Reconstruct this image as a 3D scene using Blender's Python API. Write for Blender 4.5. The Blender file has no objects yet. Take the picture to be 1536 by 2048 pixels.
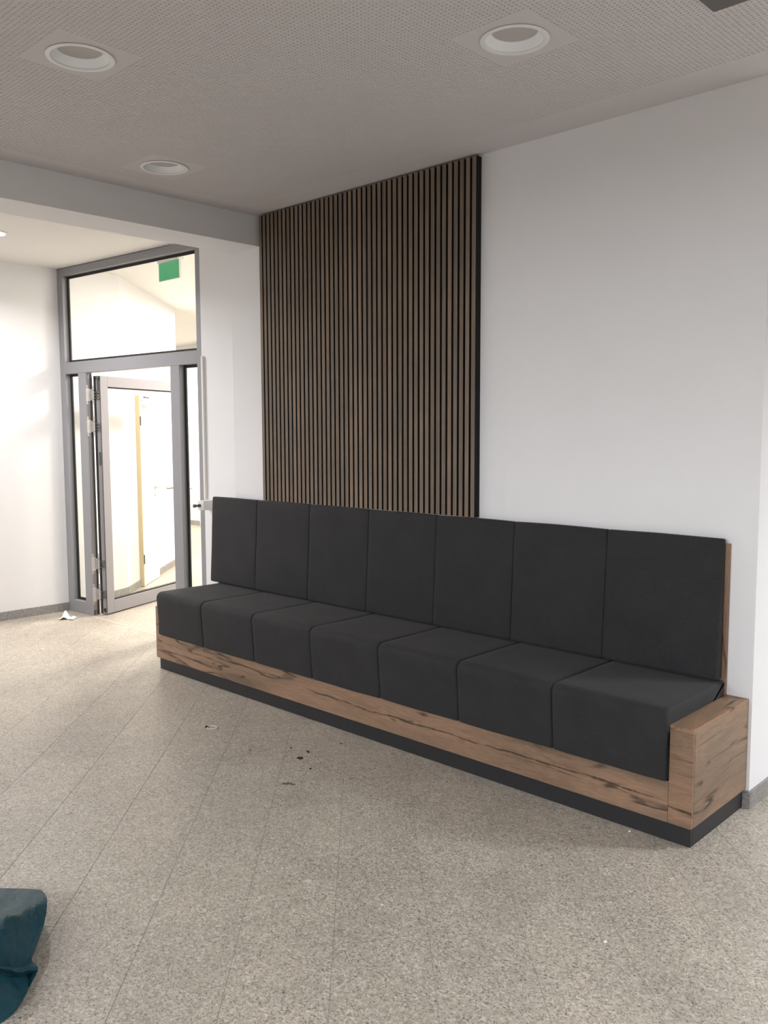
import bpy, bmesh, math, random
import numpy as np
from mathutils import Vector, Matrix, noise

random.seed(7)
scene = bpy.context.scene
COL = scene.collection

# ------------------------------------------------------------------ camera
CAM = (1.4252, -3.8077, 1.6722)
FW = (-0.68935, 0.71859, -0.09179)
RT = (0.72185, 0.69204, -0.00352)
UP = (-0.06099, 0.06869, 0.99577)
FPX = 1735.26
cam_data = bpy.data.cameras.new('camera')
cam_data.sensor_fit = 'VERTICAL'
cam_data.sensor_height = 36.0
cam_data.lens = FPX * 36.0 / 2048.0
cam_data.clip_start = 0.05
cam_data.clip_end = 100
cam = bpy.data.objects.new('camera', cam_data)
COL.objects.link(cam)
cam.matrix_world = Matrix(((RT[0], UP[0], -FW[0], CAM[0]),
                           (RT[1], UP[1], -FW[1], CAM[1]),
                           (RT[2], UP[2], -FW[2], CAM[2]),
                           (0, 0, 0, 1)))
scene.camera = cam
scene.render.resolution_x = 1536
scene.render.resolution_y = 2048

# ------------------------------------------------------------------ world, exposure
world = bpy.data.worlds.new('world')
scene.world = world
world.use_nodes = True
world.node_tree.nodes['Background'].inputs['Color'].default_value = (0.75, 0.8, 0.9, 1)
world.node_tree.nodes['Background'].inputs['Strength'].default_value = 0.05
scene.view_settings.view_transform = 'Standard'
scene.view_settings.look = 'None'
scene.view_settings.exposure = 0.0
scene.view_settings.gamma = 1.0
scene.view_settings.use_curve_mapping = False


def area_light(name, loc, size, power, color, shape='DISK', spread=180, size_y=None, rot=(0, 0, 0)):
    l = bpy.data.lights.new(name, 'AREA')
    l.shape = shape
    l.size = size
    if size_y:
        l.size_y = size_y
    l.energy = power
    l.color = color
    l.spread = math.radians(spread)
    o = bpy.data.objects.new(name, l)
    COL.objects.link(o)
    o.location = loc
    o.rotation_euler = rot
    return o


YF0 = -8.5
WARM = (1.0, 0.91, 0.81)
NEUT = (0.93, 0.965, 1.0)
COOL = (0.90, 0.94, 1.0)
# luminaires in the corridor behind the glazed door, in the room beside; main-room fills are added
area_light('corridor_light', (-5.15, 1.9, 3.18), 0.5, 150, WARM)
area_light('corridor_light_far', (-7.3, 3.1, 3.18), 0.6, 170, WARM)
area_light('corridor_light_end', (-11.5, 3.4, 3.18), 0.8, 260, WARM)
area_light('front_fill_light', (1.0, YF0 + 0.12, 2.45), 6.8, 228, NEUT, shape='RECTANGLE', size_y=1.0, rot=(math.radians(90), 0, 0), spread=150)  # invented source, added to light the bench wall from the front
area_light('room_fill_back', (0.4, -6.6, 3.10), 1.2, 40, NEUT)  # added ambient fill behind the camera, stands for no known fixture
area_light('room_fill_left', (-2.4, -6.6, 3.10), 1.2, 25, NEUT)  # second added ambient fill, further left
area_light('floor_fill_light', (1.3, -2.9, 3.12), 0.4, 14, NEUT, spread=105)  # fill added to brighten the foreground floor
area_light('side_room_light', (2.8, 1.9, 3.10), 1.0, 210, NEUT, spread=150)
area_light('side_room_light_near', (4.2, -1.6, 3.10), 1.2, 75, NEUT, spread=150)

# ------------------------------------------------------------------ node helpers


def new_mat(name):
    m = bpy.data.materials.new(name)
    m.use_nodes = True
    nt = m.node_tree
    b = nt.nodes['Principled BSDF']
    return m, nt, b


def N(nt, typ, **kw):
    n = nt.nodes.new(typ)
    for k, v in kw.items():
        if k in ('inputs',):
            for a, b in v.items():
                n.inputs[a].default_value = b
        else:
            setattr(n, k, v)
    return n


def ramp(nt, fac, stops, interp='LINEAR'):
    r = nt.nodes.new('ShaderNodeValToRGB')
    r.color_ramp.interpolation = interp
    el = r.color_ramp.elements
    while len(el) > 1:
        el.remove(el[-1])
    el[0].position = stops[0][0]
    el[0].color = tuple(stops[0][1]) + (1,)
    for p, c in stops[1:]:
        e = el.new(p)
        e.color = tuple(c) + (1,)
    nt.links.new(fac, r.inputs['Fac'])
    return r.outputs['Color']


def mixc(nt, fac, a, b, typ='MIX'):
    m = nt.nodes.new('ShaderNodeMix')
    m.data_type = 'RGBA'
    m.blend_type = typ
    for i, v in ((0, fac), (6, a), (7, b)):
        if isinstance(v, (int, float)):
            m.inputs[i].default_value = v
        elif isinstance(v, (tuple, list)):
            m.inputs[i].default_value = tuple(v) + ((1,) if len(v) == 3 else ())
        else:
            nt.links.new(v, m.inputs[i])
    return m.outputs[2]


def bump(nt, b, height, strength=0.2, dist=0.002):
    n = nt.nodes.new('ShaderNodeBump')
    n.inputs['Strength'].default_value = strength
    n.inputs['Distance'].default_value = dist
    nt.links.new(height, n.inputs['Height'])
    nt.links.new(n.outputs['Normal'], b.inputs['Normal'])


def coords(nt, kind='Object', scale=(1, 1, 1), rot=(0, 0, 0)):
    if kind == 'World':
        g = nt.nodes.new('ShaderNodeNewGeometry')
        src = g.outputs['Position']
    else:
        t = nt.nodes.new('ShaderNodeTexCoord')
        src = t.outputs[kind]
    m = nt.nodes.new('ShaderNodeMapping')
    m.inputs['Scale'].default_value = scale
    m.inputs['Rotation'].default_value = rot
    nt.links.new(src, m.inputs['Vector'])
    return m.outputs['Vector']


def noise_tex(nt, vec, scale, detail=2, rough=0.5, dist=0.0):
    n = nt.nodes.new('ShaderNodeTexNoise')
    n.inputs['Scale'].default_value = scale
    n.inputs['Detail'].default_value = detail
    n.inputs['Roughness'].default_value = rough
    n.inputs['Distortion'].default_value = dist
    nt.links.new(vec, n.inputs['Vector'])
    return n.outputs['Fac']


def simple(name, col, rough=0.5, metal=0.0, bump_scale=None, bump_str=0.1, var=0.0):
    m, nt, b = new_mat(name)
    b.inputs['Base Color'].default_value = tuple(col) + (1,)
    b.inputs['Roughness'].default_value = rough
    b.inputs['Metallic'].default_value = metal
    v = coords(nt, 'World')
    if bump_scale:
        f = noise_tex(nt, v, bump_scale, 3)
        bump(nt, b, f, bump_str, 0.001)
    if var:
        f = noise_tex(nt, v, 3.0, 4)
        c = ramp(nt, f, [(0.3, [x * (1 - var) for x in col]), (0.7, [min(1, x * (1 + var)) for x in col])])
        nt.links.new(c, b.inputs['Base Color'])
    return m


# ------------------------------------------------------------------ materials
M_WALL = simple('white wall paint', (0.78, 0.775, 0.785), 0.75, bump_scale=260, bump_str=0.12, var=0.012)
M_CEIL = simple('ceiling paint', (0.62, 0.595, 0.605), 0.85, bump_scale=200, bump_str=0.05, var=0.01)
M_CEIL_W = simple('white ceiling paint', (0.78, 0.76, 0.73), 0.85, bump_scale=200, bump_str=0.05)
M_FLEECE = simple('dark acoustic fleece', (0.09, 0.085, 0.08), 0.95)
M_LAMP_W = simple('white lamp plastic', (0.80, 0.80, 0.82), 0.45)
M_LAMP_IN = simple('lamp reflector', (0.88, 0.90, 0.93), 0.3)
M_LAMP_D = simple('frosted lamp cover', (0.50, 0.475, 0.465), 0.6)
M_FRAME = simple('grey powder coat', (0.285, 0.283, 0.300), 0.42, metal=0.15, bump_scale=900, bump_str=0.05)
M_FRAME_D = simple('grey profile edge', (0.26, 0.25, 0.25), 0.5, metal=0.2)
M_GASKET = simple('black rubber gasket', (0.012, 0.012, 0.012), 0.6)
M_STEEL = simple('brushed steel', (0.48, 0.47, 0.45), 0.38, metal=0.6, bump_scale=500, bump_str=0.05)
M_DARK_STEEL = simple('dark steel', (0.12, 0.12, 0.115), 0.4, metal=0.7)
M_BLACK = simple('black felt', (0.006, 0.006, 0.007), 0.95, bump_scale=900, bump_str=0.2)
M_SLATSIDE = simple('black slat side', (0.007, 0.006, 0.006), 0.8)
M_KICK = simple('anthracite kickboard laminate', (0.017, 0.017, 0.020), 0.5)
M_DOORW = simple('white door lacquer', (0.82, 0.81, 0.78), 0.5)
M_WOODEDGE = simple('raw door edge', (0.62, 0.50, 0.30), 0.6)
M_CONDUIT = simple('white plastic trunking', (0.72, 0.70, 0.66), 0.5)
M_PAPER = simple('white tissue paper', (0.88, 0.87, 0.84), 0.9, bump_scale=60, bump_str=0.3)
M_PLASTIC_W = simple('white plastic', (0.75, 0.73, 0.69), 0.45)
M_DEBRIS = simple('black debris', (0.012, 0.010, 0.008), 0.8)
M_SMUDGE = simple('brown grey smudge', (0.12, 0.105, 0.085), 0.85)
M_CHIP = simple('white plaster chip', (0.8, 0.79, 0.76), 0.9)
M_GREYBOX = simple('grey housing', (0.13, 0.12, 0.12), 0.6)
M_GROUT = simple('cement joint', (0.31, 0.28, 0.245), 0.9, bump_scale=300)
M_SPOT = simple('dried plaster spot', (0.56, 0.53, 0.48), 0.9, bump_scale=300)
M_THRESH = simple('pale joint strip', (0.44, 0.41, 0.36), 0.6)


def granite(name, base, dark, light, rough=0.36, rnd=0.0):
    m, nt, b = new_mat(name)
    v = coords(nt, 'World')
    # crystals: two voronoi scales, random cell colours
    def cells(scale, stops):
        vo = nt.nodes.new('ShaderNodeTexVoronoi')
        vo.feature = 'F1'
        vo.inputs['Scale'].default_value = scale
        # distort a bit
        nz = nt.nodes.new('ShaderNodeTexNoise')
        nz.inputs['Scale'].default_value = scale * 0.8
        nt.links.new(v, nz.inputs['Vector'])
        ad = nt.nodes.new('ShaderNodeVectorMath')
        ad.operation = 'MULTIPLY_ADD'
        nt.links.new(nz.outputs['Color'], ad.inputs[0])
        ad.inputs[1].default_value = (0.8 / scale,) * 3
        nt.links.new(v, ad.inputs[2])
        nt.links.new(ad.outputs[0], vo.inputs['Vector'])
        sep = nt.nodes.new('ShaderNodeSeparateColor')
        nt.links.new(vo.outputs['Color'], sep.inputs[0])
        return ramp(nt, sep.outputs[0], stops, 'CONSTANT'), sep.outputs[1]
    c1, r1 = cells(230, [(0.0, dark), (0.10, [x * 0.72 for x in base]), (0.24, base), (0.62, [min(1, x * 1.16) for x in base]), (0.86, light)])
    c2, r2 = cells(115, [(0.0, [x * 0.55 for x in base]), (0.13, [x * 0.86 for x in base]), (0.42, base), (0.8, light)])
    c = mixc(nt, 0.42, c1, c2)
    big = noise_tex(nt, v, 2.2, 5, 0.6)
    tint = ramp(nt, big, [(0.3, (0.90, 0.895, 0.885)), (0.7, (1.08, 1.075, 1.06))])
    c = mixc(nt, 1.0, c, tint, 'MULTIPLY')
    med = noise_tex(nt, v, 14, 3, 0.6)
    tint2 = ramp(nt, med, [(0.3, (0.95, 0.95, 0.95)), (0.7, (1.05, 1.045, 1.04))])
    c = mixc(nt, 1.0, c, tint2, 'MULTIPLY')
    if rnd:
        oi = nt.nodes.new('ShaderNodeObjectInfo')
        t3 = ramp(nt, oi.outputs['Random'], [(0.0, (1 - rnd, 1 - rnd, 1 - rnd)), (1.0, (1 + rnd, 1 + rnd, 1 + rnd * 0.8))])
        c = mixc(nt, 1.0, c, t3, 'MULTIPLY')
    nt.links.new(c, b.inputs['Base Color'])
    dust = noise_tex(nt, v, 4.5, 4, 0.65)
    rr = nt.nodes.new('ShaderNodeMapRange')
    rr.inputs[1].default_value = 0.3
    rr.inputs[2].default_value = 0.7
    rr.inputs[3].default_value = rough - 0.05
    rr.inputs[4].default_value = rough + 0.12
    nt.links.new(dust, rr.inputs[0])
    nt.links.new(rr.outputs[0], b.inputs['Roughness'])
    bump(nt, b, r1, 0.05, 0.0005)
    return m


M_TILE = granite('speckled granite tile', (0.408, 0.364, 0.308), (0.10, 0.088, 0.075), (0.60, 0.56, 0.50), 0.38, 0.035)
M_SKIRT = granite('granite skirting', (0.27, 0.262, 0.255), (0.12, 0.115, 0.11), (0.36, 0.35, 0.34), 0.5)


def wood(name, axis='X', seed=0.0, tint=(1, 1, 1), cracks=()):
    """knotty, cracked oak decor; grain along the given axis (world space)"""
    m, nt, b = new_mat(name)
    g = nt.nodes.new('ShaderNodeNewGeometry')
    mp = nt.nodes.new('ShaderNodeMapping')
    mp.inputs['Location'].default_value = (seed, seed * 1.7, seed * 0.6)
    nt.links.new(g.outputs['Position'], mp.inputs['Vector'])
    st = {'X': (0.9, 7, 7), 'Y': (7, 0.9, 7), 'Z': (7, 7, 0.9)}[axis]
    ms = nt.nodes.new('ShaderNodeMapping')
    ms.inputs['Scale'].default_value = st
    nt.links.new(mp.outputs[0], ms.inputs['Vector'])
    v = ms.outputs[0]
    # wavy distortion of the grain
    wob = nt.nodes.new('ShaderNodeTexNoise')
    wob.inputs['Scale'].default_value = 0.9
    wob.inputs['Detail'].default_value = 3
    nt.links.new(v, wob.inputs['Vector'])
    ad = nt.nodes.new('ShaderNodeVectorMath')
    ad.operation = 'MULTIPLY_ADD'
    nt.links.new(wob.outputs['Color'], ad.inputs[0])
    ad.inputs[1].default_value = (0.7, 0.7, 0.7)
    nt.links.new(v, ad.inputs[2])
    v2 = ad.outputs[0]
    broad = noise_tex(nt, v2, 1.3, 4, 0.55)
    base = ramp(nt, broad, [(0.30, (0.150, 0.102, 0.068)), (0.45, (0.235, 0.148, 0.096)), (0.58, (0.300, 0.185, 0.118)), (0.72, (0.235, 0.160, 0.108))])
    fine = noise_tex(nt, v2, 16, 5, 0.7)
    fc = ramp(nt, fine, [(0.35, (0.80, 0.79, 0.78)), (0.6, (1.08, 1.08, 1.08))])
    c = mixc(nt, 1.0, base, fc, 'MULTIPLY')
    # dark weather cracks: thin iso-lines of a stretched noise, only in places
    cr = noise_tex(nt, v2, 1.05, 2.5, 0.5)
    sub = nt.nodes.new('ShaderNodeMath'); sub.operation = 'SUBTRACT'
    nt.links.new(cr, sub.inputs[0]); sub.inputs[1].default_value = 0.5
    ab = nt.nodes.new('ShaderNodeMath'); ab.operation = 'ABSOLUTE'
    nt.links.new(sub.outputs[0], ab.inputs[0])
    line = ramp(nt, ab.outputs[0], [(0.0, (1, 1, 1)), (0.007, (0.85, 0.85, 0.85)), (0.020, (0, 0, 0))])
    where = noise_tex(nt, v, 0.85, 2, 0.5)
    wh = ramp(nt, where, [(0.44, (0, 0, 0)), (0.54, (1, 1, 1))])
    rag = noise_tex(nt, v, 9, 4, 0.7)
    rg = ramp(nt, rag, [(0.36, (0.15, 0.15, 0.15)), (0.56, (1, 1, 1))])
    f = mixc(nt, 1.0, line, wh, 'MULTIPLY')
    f = mixc(nt, 1.0, f, rg, 'MULTIPLY')
    c = mixc(nt, f, c, (0.035, 0.020, 0.012))
    # long main cracks that wander along the board
    for (z0, amp, lo, hi, wid) in cracks:
        sx = nt.nodes.new('ShaderNodeSeparateXYZ')
        nt.links.new(g.outputs['Position'], sx.inputs[0])
        al = sx.outputs['X' if axis == 'X' else 'Y']
        cv = nt.nodes.new('ShaderNodeCombineXYZ')
        nt.links.new(al, cv.inputs[0])
        cv.inputs[1].default_value = z0 * 31
        wn = noise_tex(nt, cv.outputs[0], 2.6, 4, 0.55)
        w1 = nt.nodes.new('ShaderNodeMath'); w1.operation = 'MULTIPLY_ADD'
        nt.links.new(wn, w1.inputs[0]); w1.inputs[1].default_value = amp * 2; w1.inputs[2].default_value = z0 - amp
        df = nt.nodes.new('ShaderNodeMath'); df.operation = 'SUBTRACT'
        nt.links.new(sx.outputs['Z'], df.inputs[0]); nt.links.new(w1.outputs[0], df.inputs[1])
        da = nt.nodes.new('ShaderNodeMath'); da.operation = 'ABSOLUTE'
        nt.links.new(df.outputs[0], da.inputs[0])
        wv = noise_tex(nt, cv.outputs[0], 11, 4, 0.7)
        wr = nt.nodes.new('ShaderNodeMapRange')
        wr.inputs[1].default_value = 0.38; wr.inputs[2].default_value = 0.72
        wr.inputs[3].default_value = wid * 0.12; wr.inputs[4].default_value = wid
        nt.links.new(wv, wr.inputs[0])
        dv = nt.nodes.new('ShaderNodeMath'); dv.operation = 'DIVIDE'
        nt.links.new(da.outputs[0], dv.inputs[0]); nt.links.new(wr.outputs[0], dv.inputs[1])
        lf = ramp(nt, dv.outputs[0], [(0.0, (0.95, 0.95, 0.95)), (0.5, (0.8, 0.8, 0.8)), (1.0, (0, 0, 0))])
        on = nt.nodes.new('ShaderNodeMapRange')
        on.inputs[1].default_value = lo; on.inputs[2].default_value = lo + 0.12
        nt.links.new(al, on.inputs[0])
        off = nt.nodes.new('ShaderNodeMapRange')
        off.inputs[1].default_value = hi - 0.12; off.inputs[2].default_value = hi
        off.inputs[3].default_value = 1; off.inputs[4].default_value = 0
        nt.links.new(al, off.inputs[0])
        lf = mixc(nt, 1.0, lf, on.outputs[0], 'MULTIPLY')
        lf = mixc(nt, 1.0, lf, off.outputs[0], 'MULTIPLY')
        c = mixc(nt, lf, c, (0.040, 0.023, 0.014))
    # grey weathered bands
    gb = noise_tex(nt, v2, 0.75, 3, 0.5)
    gf = ramp(nt, gb, [(0.54, (0, 0, 0)), (0.72, (0.6, 0.6, 0.6))])
    c = mixc(nt, gf, c, (0.145, 0.118, 0.090))
    # knots
    kn = nt.nodes.new('ShaderNodeTexVoronoi')
    kn.inputs['Scale'].default_value = 1.25
    mk = nt.nodes.new('ShaderNodeMapping')
    mk.inputs['Scale'].default_value = {'X': (2.6, 6, 6), 'Y': (6, 2.6, 6), 'Z': (6, 6, 2.6)}[axis]
    nt.links.new(mp.outputs[0], mk.inputs['Vector'])
    wk = nt.nodes.new('ShaderNodeVectorMath'); wk.operation = 'MULTIPLY_ADD'
    nk = nt.nodes.new('ShaderNodeTexNoise'); nk.inputs['Scale'].default_value = 3.0
    nt.links.new(mk.outputs[0], nk.inputs['Vector'])
    nt.links.new(nk.outputs['Color'], wk.inputs[0]); wk.inputs[1].default_value = (0.45,) * 3
    nt.links.new(mk.outputs[0], wk.inputs[2])
    nt.links.new(wk.outputs[0], kn.inputs['Vector'])
    kf = ramp(nt, kn.outputs['Distance'], [(0.0, (1, 1, 1)), (0.055, (0.8, 0.8, 0.8)), (0.13, (0.0, 0.0, 0.0))])
    c = mixc(nt, kf, c, (0.060, 0.032, 0.019))
    c = mixc(nt, 1.0, c, tint, 'MULTIPLY')
    nt.links.new(c, b.inputs['Base Color'])
    b.inputs['Roughness'].default_value = 0.48
    bump(nt, b, fine, 0.12, 0.0008)
    return m


M_WOOD_X = wood('knotty oak decor along bench', 'X', 0.0, (1, 1, 1), [(0.178, 0.030, -2.35, -0.08, 0.0100), (0.206, 0.016, -3.25, -2.45, 0.0080), (0.160, 0.02, -1.0, -0.45, 0.004), (0.200, 0.02, -3.9, -3.6, 0.004)])
M_WOOD_E = wood('knotty oak decor end panel', 'Y', 3.3, (0.95, 0.99, 1.03), [(0.26, 0.03, -0.32, 0.02, 0.006), (0.42, 0.02, -0.56, -0.25, 0.005), (0.185, 0.02, -0.6, -0.40, 0.004)])
M_WOOD_T = wood('knotty oak decor top', 'Y', 5.1, (1.05, 1.0, 0.95))
M_WOOD_F = wood('knotty oak decor arm front', 'X', 8.2, (1.0, 0.97, 0.95), [(0.30, 0.03, -0.16, 0.1, 0.006), (0.36, 0.02, -0.16, 0.1, 0.003)])
M_WOOD_Z = wood('knotty oak decor back board', 'Z', 1.2, (1.05, 1.0, 0.97))


def fabric():
    m, nt, b = new_mat('charcoal woven upholstery')
    v = coords(nt, 'World')
    va = coords(nt, 'World', scale=(1, 1, 6))
    vb = coords(nt, 'World', scale=(5, 5, 1))
    n1 = noise_tex(nt, va, 160, 3, 0.6)
    n2 = noise_tex(nt, vb, 160, 3, 0.6)
    mx = nt.nodes.new('ShaderNodeMath'); mx.operation = 'ADD'
    nt.links.new(n1, mx.inputs[0]); nt.links.new(n2, mx.inputs[1])
    mh = nt.nodes.new('ShaderNodeMath'); mh.operation = 'MULTIPLY'
    nt.links.new(mx.outputs[0], mh.inputs[0]); mh.inputs[1].default_value = 0.5
    c = ramp(nt, mh.outputs[0], [(0.32, (0.0060, 0.0060, 0.0072)), (0.5, (0.0140, 0.0140, 0.0158)), (0.66, (0.034, 0.0335, 0.0365))])
    big = noise_tex(nt, v, 7, 4, 0.6)
    t = ramp(nt, big, [(0.3, (0.80, 0.80, 0.83)), (0.7, (1.22, 1.2, 1.16))])
    c = mixc(nt, 1.0, c, t, 'MULTIPLY')
    nt.links.new(c, b.inputs['Base Color'])
    b.inputs['Roughness'].default_value = 0.85
    b.inputs['Sheen Weight'].default_value = 0.07
    b.inputs['Sheen Roughness'].default_value = 0.5
    b.inputs['Sheen Tint'].default_value = (0.8, 0.78, 0.76, 1)
    bump(nt, b, mh.outputs[0], 0.35, 0.0010)
    return m


M_FABRIC = fabric()


def slat_mat():
    m, nt, b = new_mat('smoked oak veneer slat')
    v = coords(nt, 'World', scale=(60, 60, 1.6))
    f = noise_tex(nt, v, 2.0, 5, 0.6, 0.3)
    c = ramp(nt, f, [(0.3, (0.130, 0.096, 0.070)), (0.52, (0.185, 0.138, 0.102)), (0.7, (0.230, 0.174, 0.130))])
    oi = nt.nodes.new('ShaderNodeObjectInfo')
    t = ramp(nt, oi.outputs['Random'], [(0.0, (0.80, 0.80, 0.80)), (0.35, (0.92, 0.95, 0.93)), (0.7, (1.05, 1.0, 0.98)), (1.0, (1.12, 1.10, 1.06))])
    c = mixc(nt, 1.0, c, t, 'MULTIPLY')
    v2 = coords(nt, 'World')
    f2 = noise_tex(nt, v2, 3.2, 3, 0.6)
    c = mixc(nt, 1.0, c, ramp(nt, f2, [(0.35, (0.90, 0.90, 0.93)), (0.65, (1.08, 1.06, 1.0))]), 'MULTIPLY')
    nt.links.new(c, b.inputs['Base Color'])
    b.inputs['Roughness'].default_value = 0.55
    return m


M_SLAT = slat_mat()


def glass_mat():
    m = bpy.data.materials.new('clear float glass')
    m.use_nodes = True
    nt = m.node_tree
    nt.nodes.clear()
    out = nt.nodes.new('ShaderNodeOutputMaterial')
    tr = nt.nodes.new('ShaderNodeBsdfTransparent')
    tr.inputs[0].default_value = (0.955, 0.97, 0.955, 1)
    gl = nt.nodes.new('ShaderNodeBsdfGlossy')
    gl.inputs['Roughness'].default_value = 0.02
    lw = nt.nodes.new('ShaderNodeLayerWeight')
    lw.inputs['Blend'].default_value = 0.5
    pw = nt.nodes.new('ShaderNodeMath'); pw.operation = 'POWER'
    nt.links.new(lw.outputs['Facing'], pw.inputs[0]); pw.inputs[1].default_value = 5.0
    ma = nt.nodes.new('ShaderNodeMath'); ma.operation = 'MULTIPLY_ADD'
    nt.links.new(pw.outputs[0], ma.inputs[0]); ma.inputs[1].default_value = 0.9; ma.inputs[2].default_value = 0.035
    mx = nt.nodes.new('ShaderNodeMixShader')
    nt.links.new(ma.outputs[0], mx.inputs[0])
    nt.links.new(tr.outputs[0], mx.inputs[1])
    nt.links.new(gl.outputs[0], mx.inputs[2])
    nt.links.new(mx.outputs[0], out.inputs[0])
    return m


M_GLASS = glass_mat()


def emis(name, col, strength):
    m, nt, b = new_mat(name)
    b.inputs['Base Color'].default_value = tuple(col) + (1,)
    b.inputs['Emission Color'].default_value = tuple(col) + (1,)
    b.inputs['Emission Strength'].default_value = strength
    return m


M_GLOW = emis('lit lamp diffuser', (1.0, 0.95, 0.88), 12)
M_SIGN = emis('green escape sign face', (0.03, 0.34, 0.15), 0.45)


def bag_mat():
    m, nt, b = new_mat('teal plastic film')
    v = coords(nt, 'World')
    f = noise_tex(nt, v, 9, 4, 0.6)
    c = ramp(nt, f, [(0.3, (0.010, 0.052, 0.075)), (0.7, (0.018, 0.078, 0.100))])
    nt.links.new(c, b.inputs['Base Color'])
    b.inputs['Roughness'].default_value = 0.38
    b.inputs['Specular IOR Level'].default_value = 0.2
    vo = nt.nodes.new('ShaderNodeTexVoronoi')
    vo.feature = 'DISTANCE_TO_EDGE'
    vo.inputs['Scale'].default_value = 11
    nt.links.new(v, vo.inputs['Vector'])
    f2 = noise_tex(nt, v, 30, 4, 0.6)
    ad = nt.nodes.new('ShaderNodeMath'); ad.operation = 'MULTIPLY_ADD'
    nt.links.new(f2, ad.inputs[0]); ad.inputs[1].default_value = 0.25
    nt.links.new(vo.outputs['Distance'], ad.inputs[2])
    bump(nt, b, ad.outputs[0], 0.55, 0.02)
    return m


M_BAG = bag_mat()

# ------------------------------------------------------------------ geometry helpers


def link(name, mesh, parent=None, mats=()):
    o = bpy.data.objects.new(name, mesh)
    COL.objects.link(o)
    for m in mats:
        if m is not None and len(mesh.materials) < len(mats):
            mesh.materials.append(m)
    if parent is not None:
        o.parent = parent
    return o


def from_bm(name, bm, mats, parent=None, smooth=False, loc=None, rot=None):
    me = bpy.data.meshes.new(name)
    bmesh.ops.recalc_face_normals(bm, faces=bm.faces)
    bm.to_mesh(me)
    bm.free()
    if smooth:
        for p in me.polygons:
            p.use_smooth = True
        try:
            me.set_sharp_from_angle(angle=math.radians(38))
        except Exception:
            pass
    if not isinstance(mats, (list, tuple)):
        mats = [mats]
    o = link(name, me, parent, mats)
    if loc is not None:
        o.location = loc
    if rot is not None:
        o.rotation_euler = rot
    return o


def add_box(bm, lo, hi, mat=0, mtx=None):
    x0, y0, z0 = lo
    x1, y1, z1 = hi
    vs = [bm.verts.new(c) for c in ((x0, y0, z0), (x1, y0, z0), (x1, y1, z0), (x0, y1, z0), (x0, y0, z1), (x1, y0, z1), (x1, y1, z1), (x0, y1, z1))]
    if mtx is not None:
        for v in vs:
            v.co = mtx @ v.co
    fs = []
    for idx in ((0, 3, 2, 1), (4, 5, 6, 7), (0, 1, 5, 4), (1, 2, 6, 5), (2, 3, 7, 6), (3, 0, 4, 7)):
        f = bm.faces.new([vs[i] for i in idx])
        f.material_index = mat
        fs.append(f)
    return vs, fs


def bevel_all(bm, w, seg=1):
    bmesh.ops.bevel(bm, geom=list(bm.edges), offset=w, segments=seg, affect='EDGES', profile=0.5)


def box(name, lo, hi, mat, parent=None, bev=0.0, seg=1, mtx=None):
    bm = bmesh.new()
    add_box(bm, lo, hi)
    if bev:
        bevel_all(bm, bev, seg)
    if mtx is not None:
        bmesh.ops.transform(bm, matrix=mtx, verts=bm.verts)
    return from_bm(name, bm, mat, parent, smooth=bool(bev and seg > 1))


def cyl(bm, p0, p1, r0, r1=None, n=16, caps=True, mat=0):
    if r1 is None:
        r1 = r0
    p0 = Vector(p0)
    p1 = Vector(p1)
    d = (p1 - p0).normalized()
    a = d.orthogonal().normalized()
    b2 = d.cross(a)
    A, B = [], []
    for i in range(n):
        t = 2 * math.pi * i / n
        w = a * math.cos(t) + b2 * math.sin(t)
        A.append(bm.verts.new(p0 + w * r0))
        B.append(bm.verts.new(p1 + w * r1))
    for i in range(n):
        f = bm.faces.new((A[i], A[(i + 1) % n], B[(i + 1) % n], B[i]))
        f.material_index = mat
    if caps:
        for L in (A, B):
            f = bm.faces.new(L)
            f.material_index = mat


def lathe(bm, prof, n=48, center=(0, 0, 0), mat=0, close=False):
    rings = []
    for r, z in prof:
        rings.append([bm.verts.new((center[0] + r * math.cos(2 * math.pi * i / n), center[1] + r * math.sin(2 * math.pi * i / n), center[2] + z)) for i in range(n)])
    for k in range(len(rings) - 1):
        for i in range(n):
            f = bm.faces.new((rings[k][i], rings[k][(i + 1) % n], rings[k + 1][(i + 1) % n], rings[k + 1][i]))
            f.material_index = mat
    return rings


def tag(o, label=None, cat=None, group=None, kind=None):
    if label: o['label'] = label
    if cat: o['category'] = cat
    if group: o['group'] = group
    if kind: o['kind'] = kind
    return o


def empty(name, loc=(0, 0, 0), rotz=0.0):
    o = bpy.data.objects.new(name, None)
    COL.objects.link(o)
    o.empty_display_size = 0.1
    o.location = loc
    o.rotation_euler = (0, 0, rotz)
    return o


def struct(o):
    o['kind'] = 'structure'
    return o


def project(p):
    d = Vector(p) - Vector(CAM)
    z = d.dot(Vector(FW))
    if z < 0.05:
        return None
    return 768 + FPX * d.dot(Vector(RT)) / z, 1024 - FPX * d.dot(Vector(UP)) / z, z


def unproject_z(u, v, z):
    r = Vector(FW) + Vector(RT) * ((u - 768) / FPX) - Vector(UP) * ((v - 1024) / FPX)
    t = (z - CAM[2]) / r.z
    return Vector(CAM) + r * t


def prism_walls(name, pts, z0, z1, mat, thick=0.12, side=1):
    """vertical wall along a polyline in plan, thickness to the given side"""
    bm = bmesh.new()
    for (a, b) in zip(pts[:-1], pts[1:]):
        a2 = Vector((a[0], a[1]))
        b2 = Vector((b[0], b[1]))
        d = (b2 - a2).normalized()
        n = Vector((-d.y, d.x)) * thick * side
        q = [a2, b2, b2 + n, a2 + n]
        lo = [bm.verts.new((p.x, p.y, z0)) for p in q]
        hi = [bm.verts.new((p.x, p.y, z1)) for p in q]
        bm.faces.new(lo)
        bm.faces.new(hi)
        for i in range(4):
            j = (i + 1) % 4
            bm.faces.new((lo[i], lo[j], hi[j], hi[i]))
    return from_bm(name, bm, mat)


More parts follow.
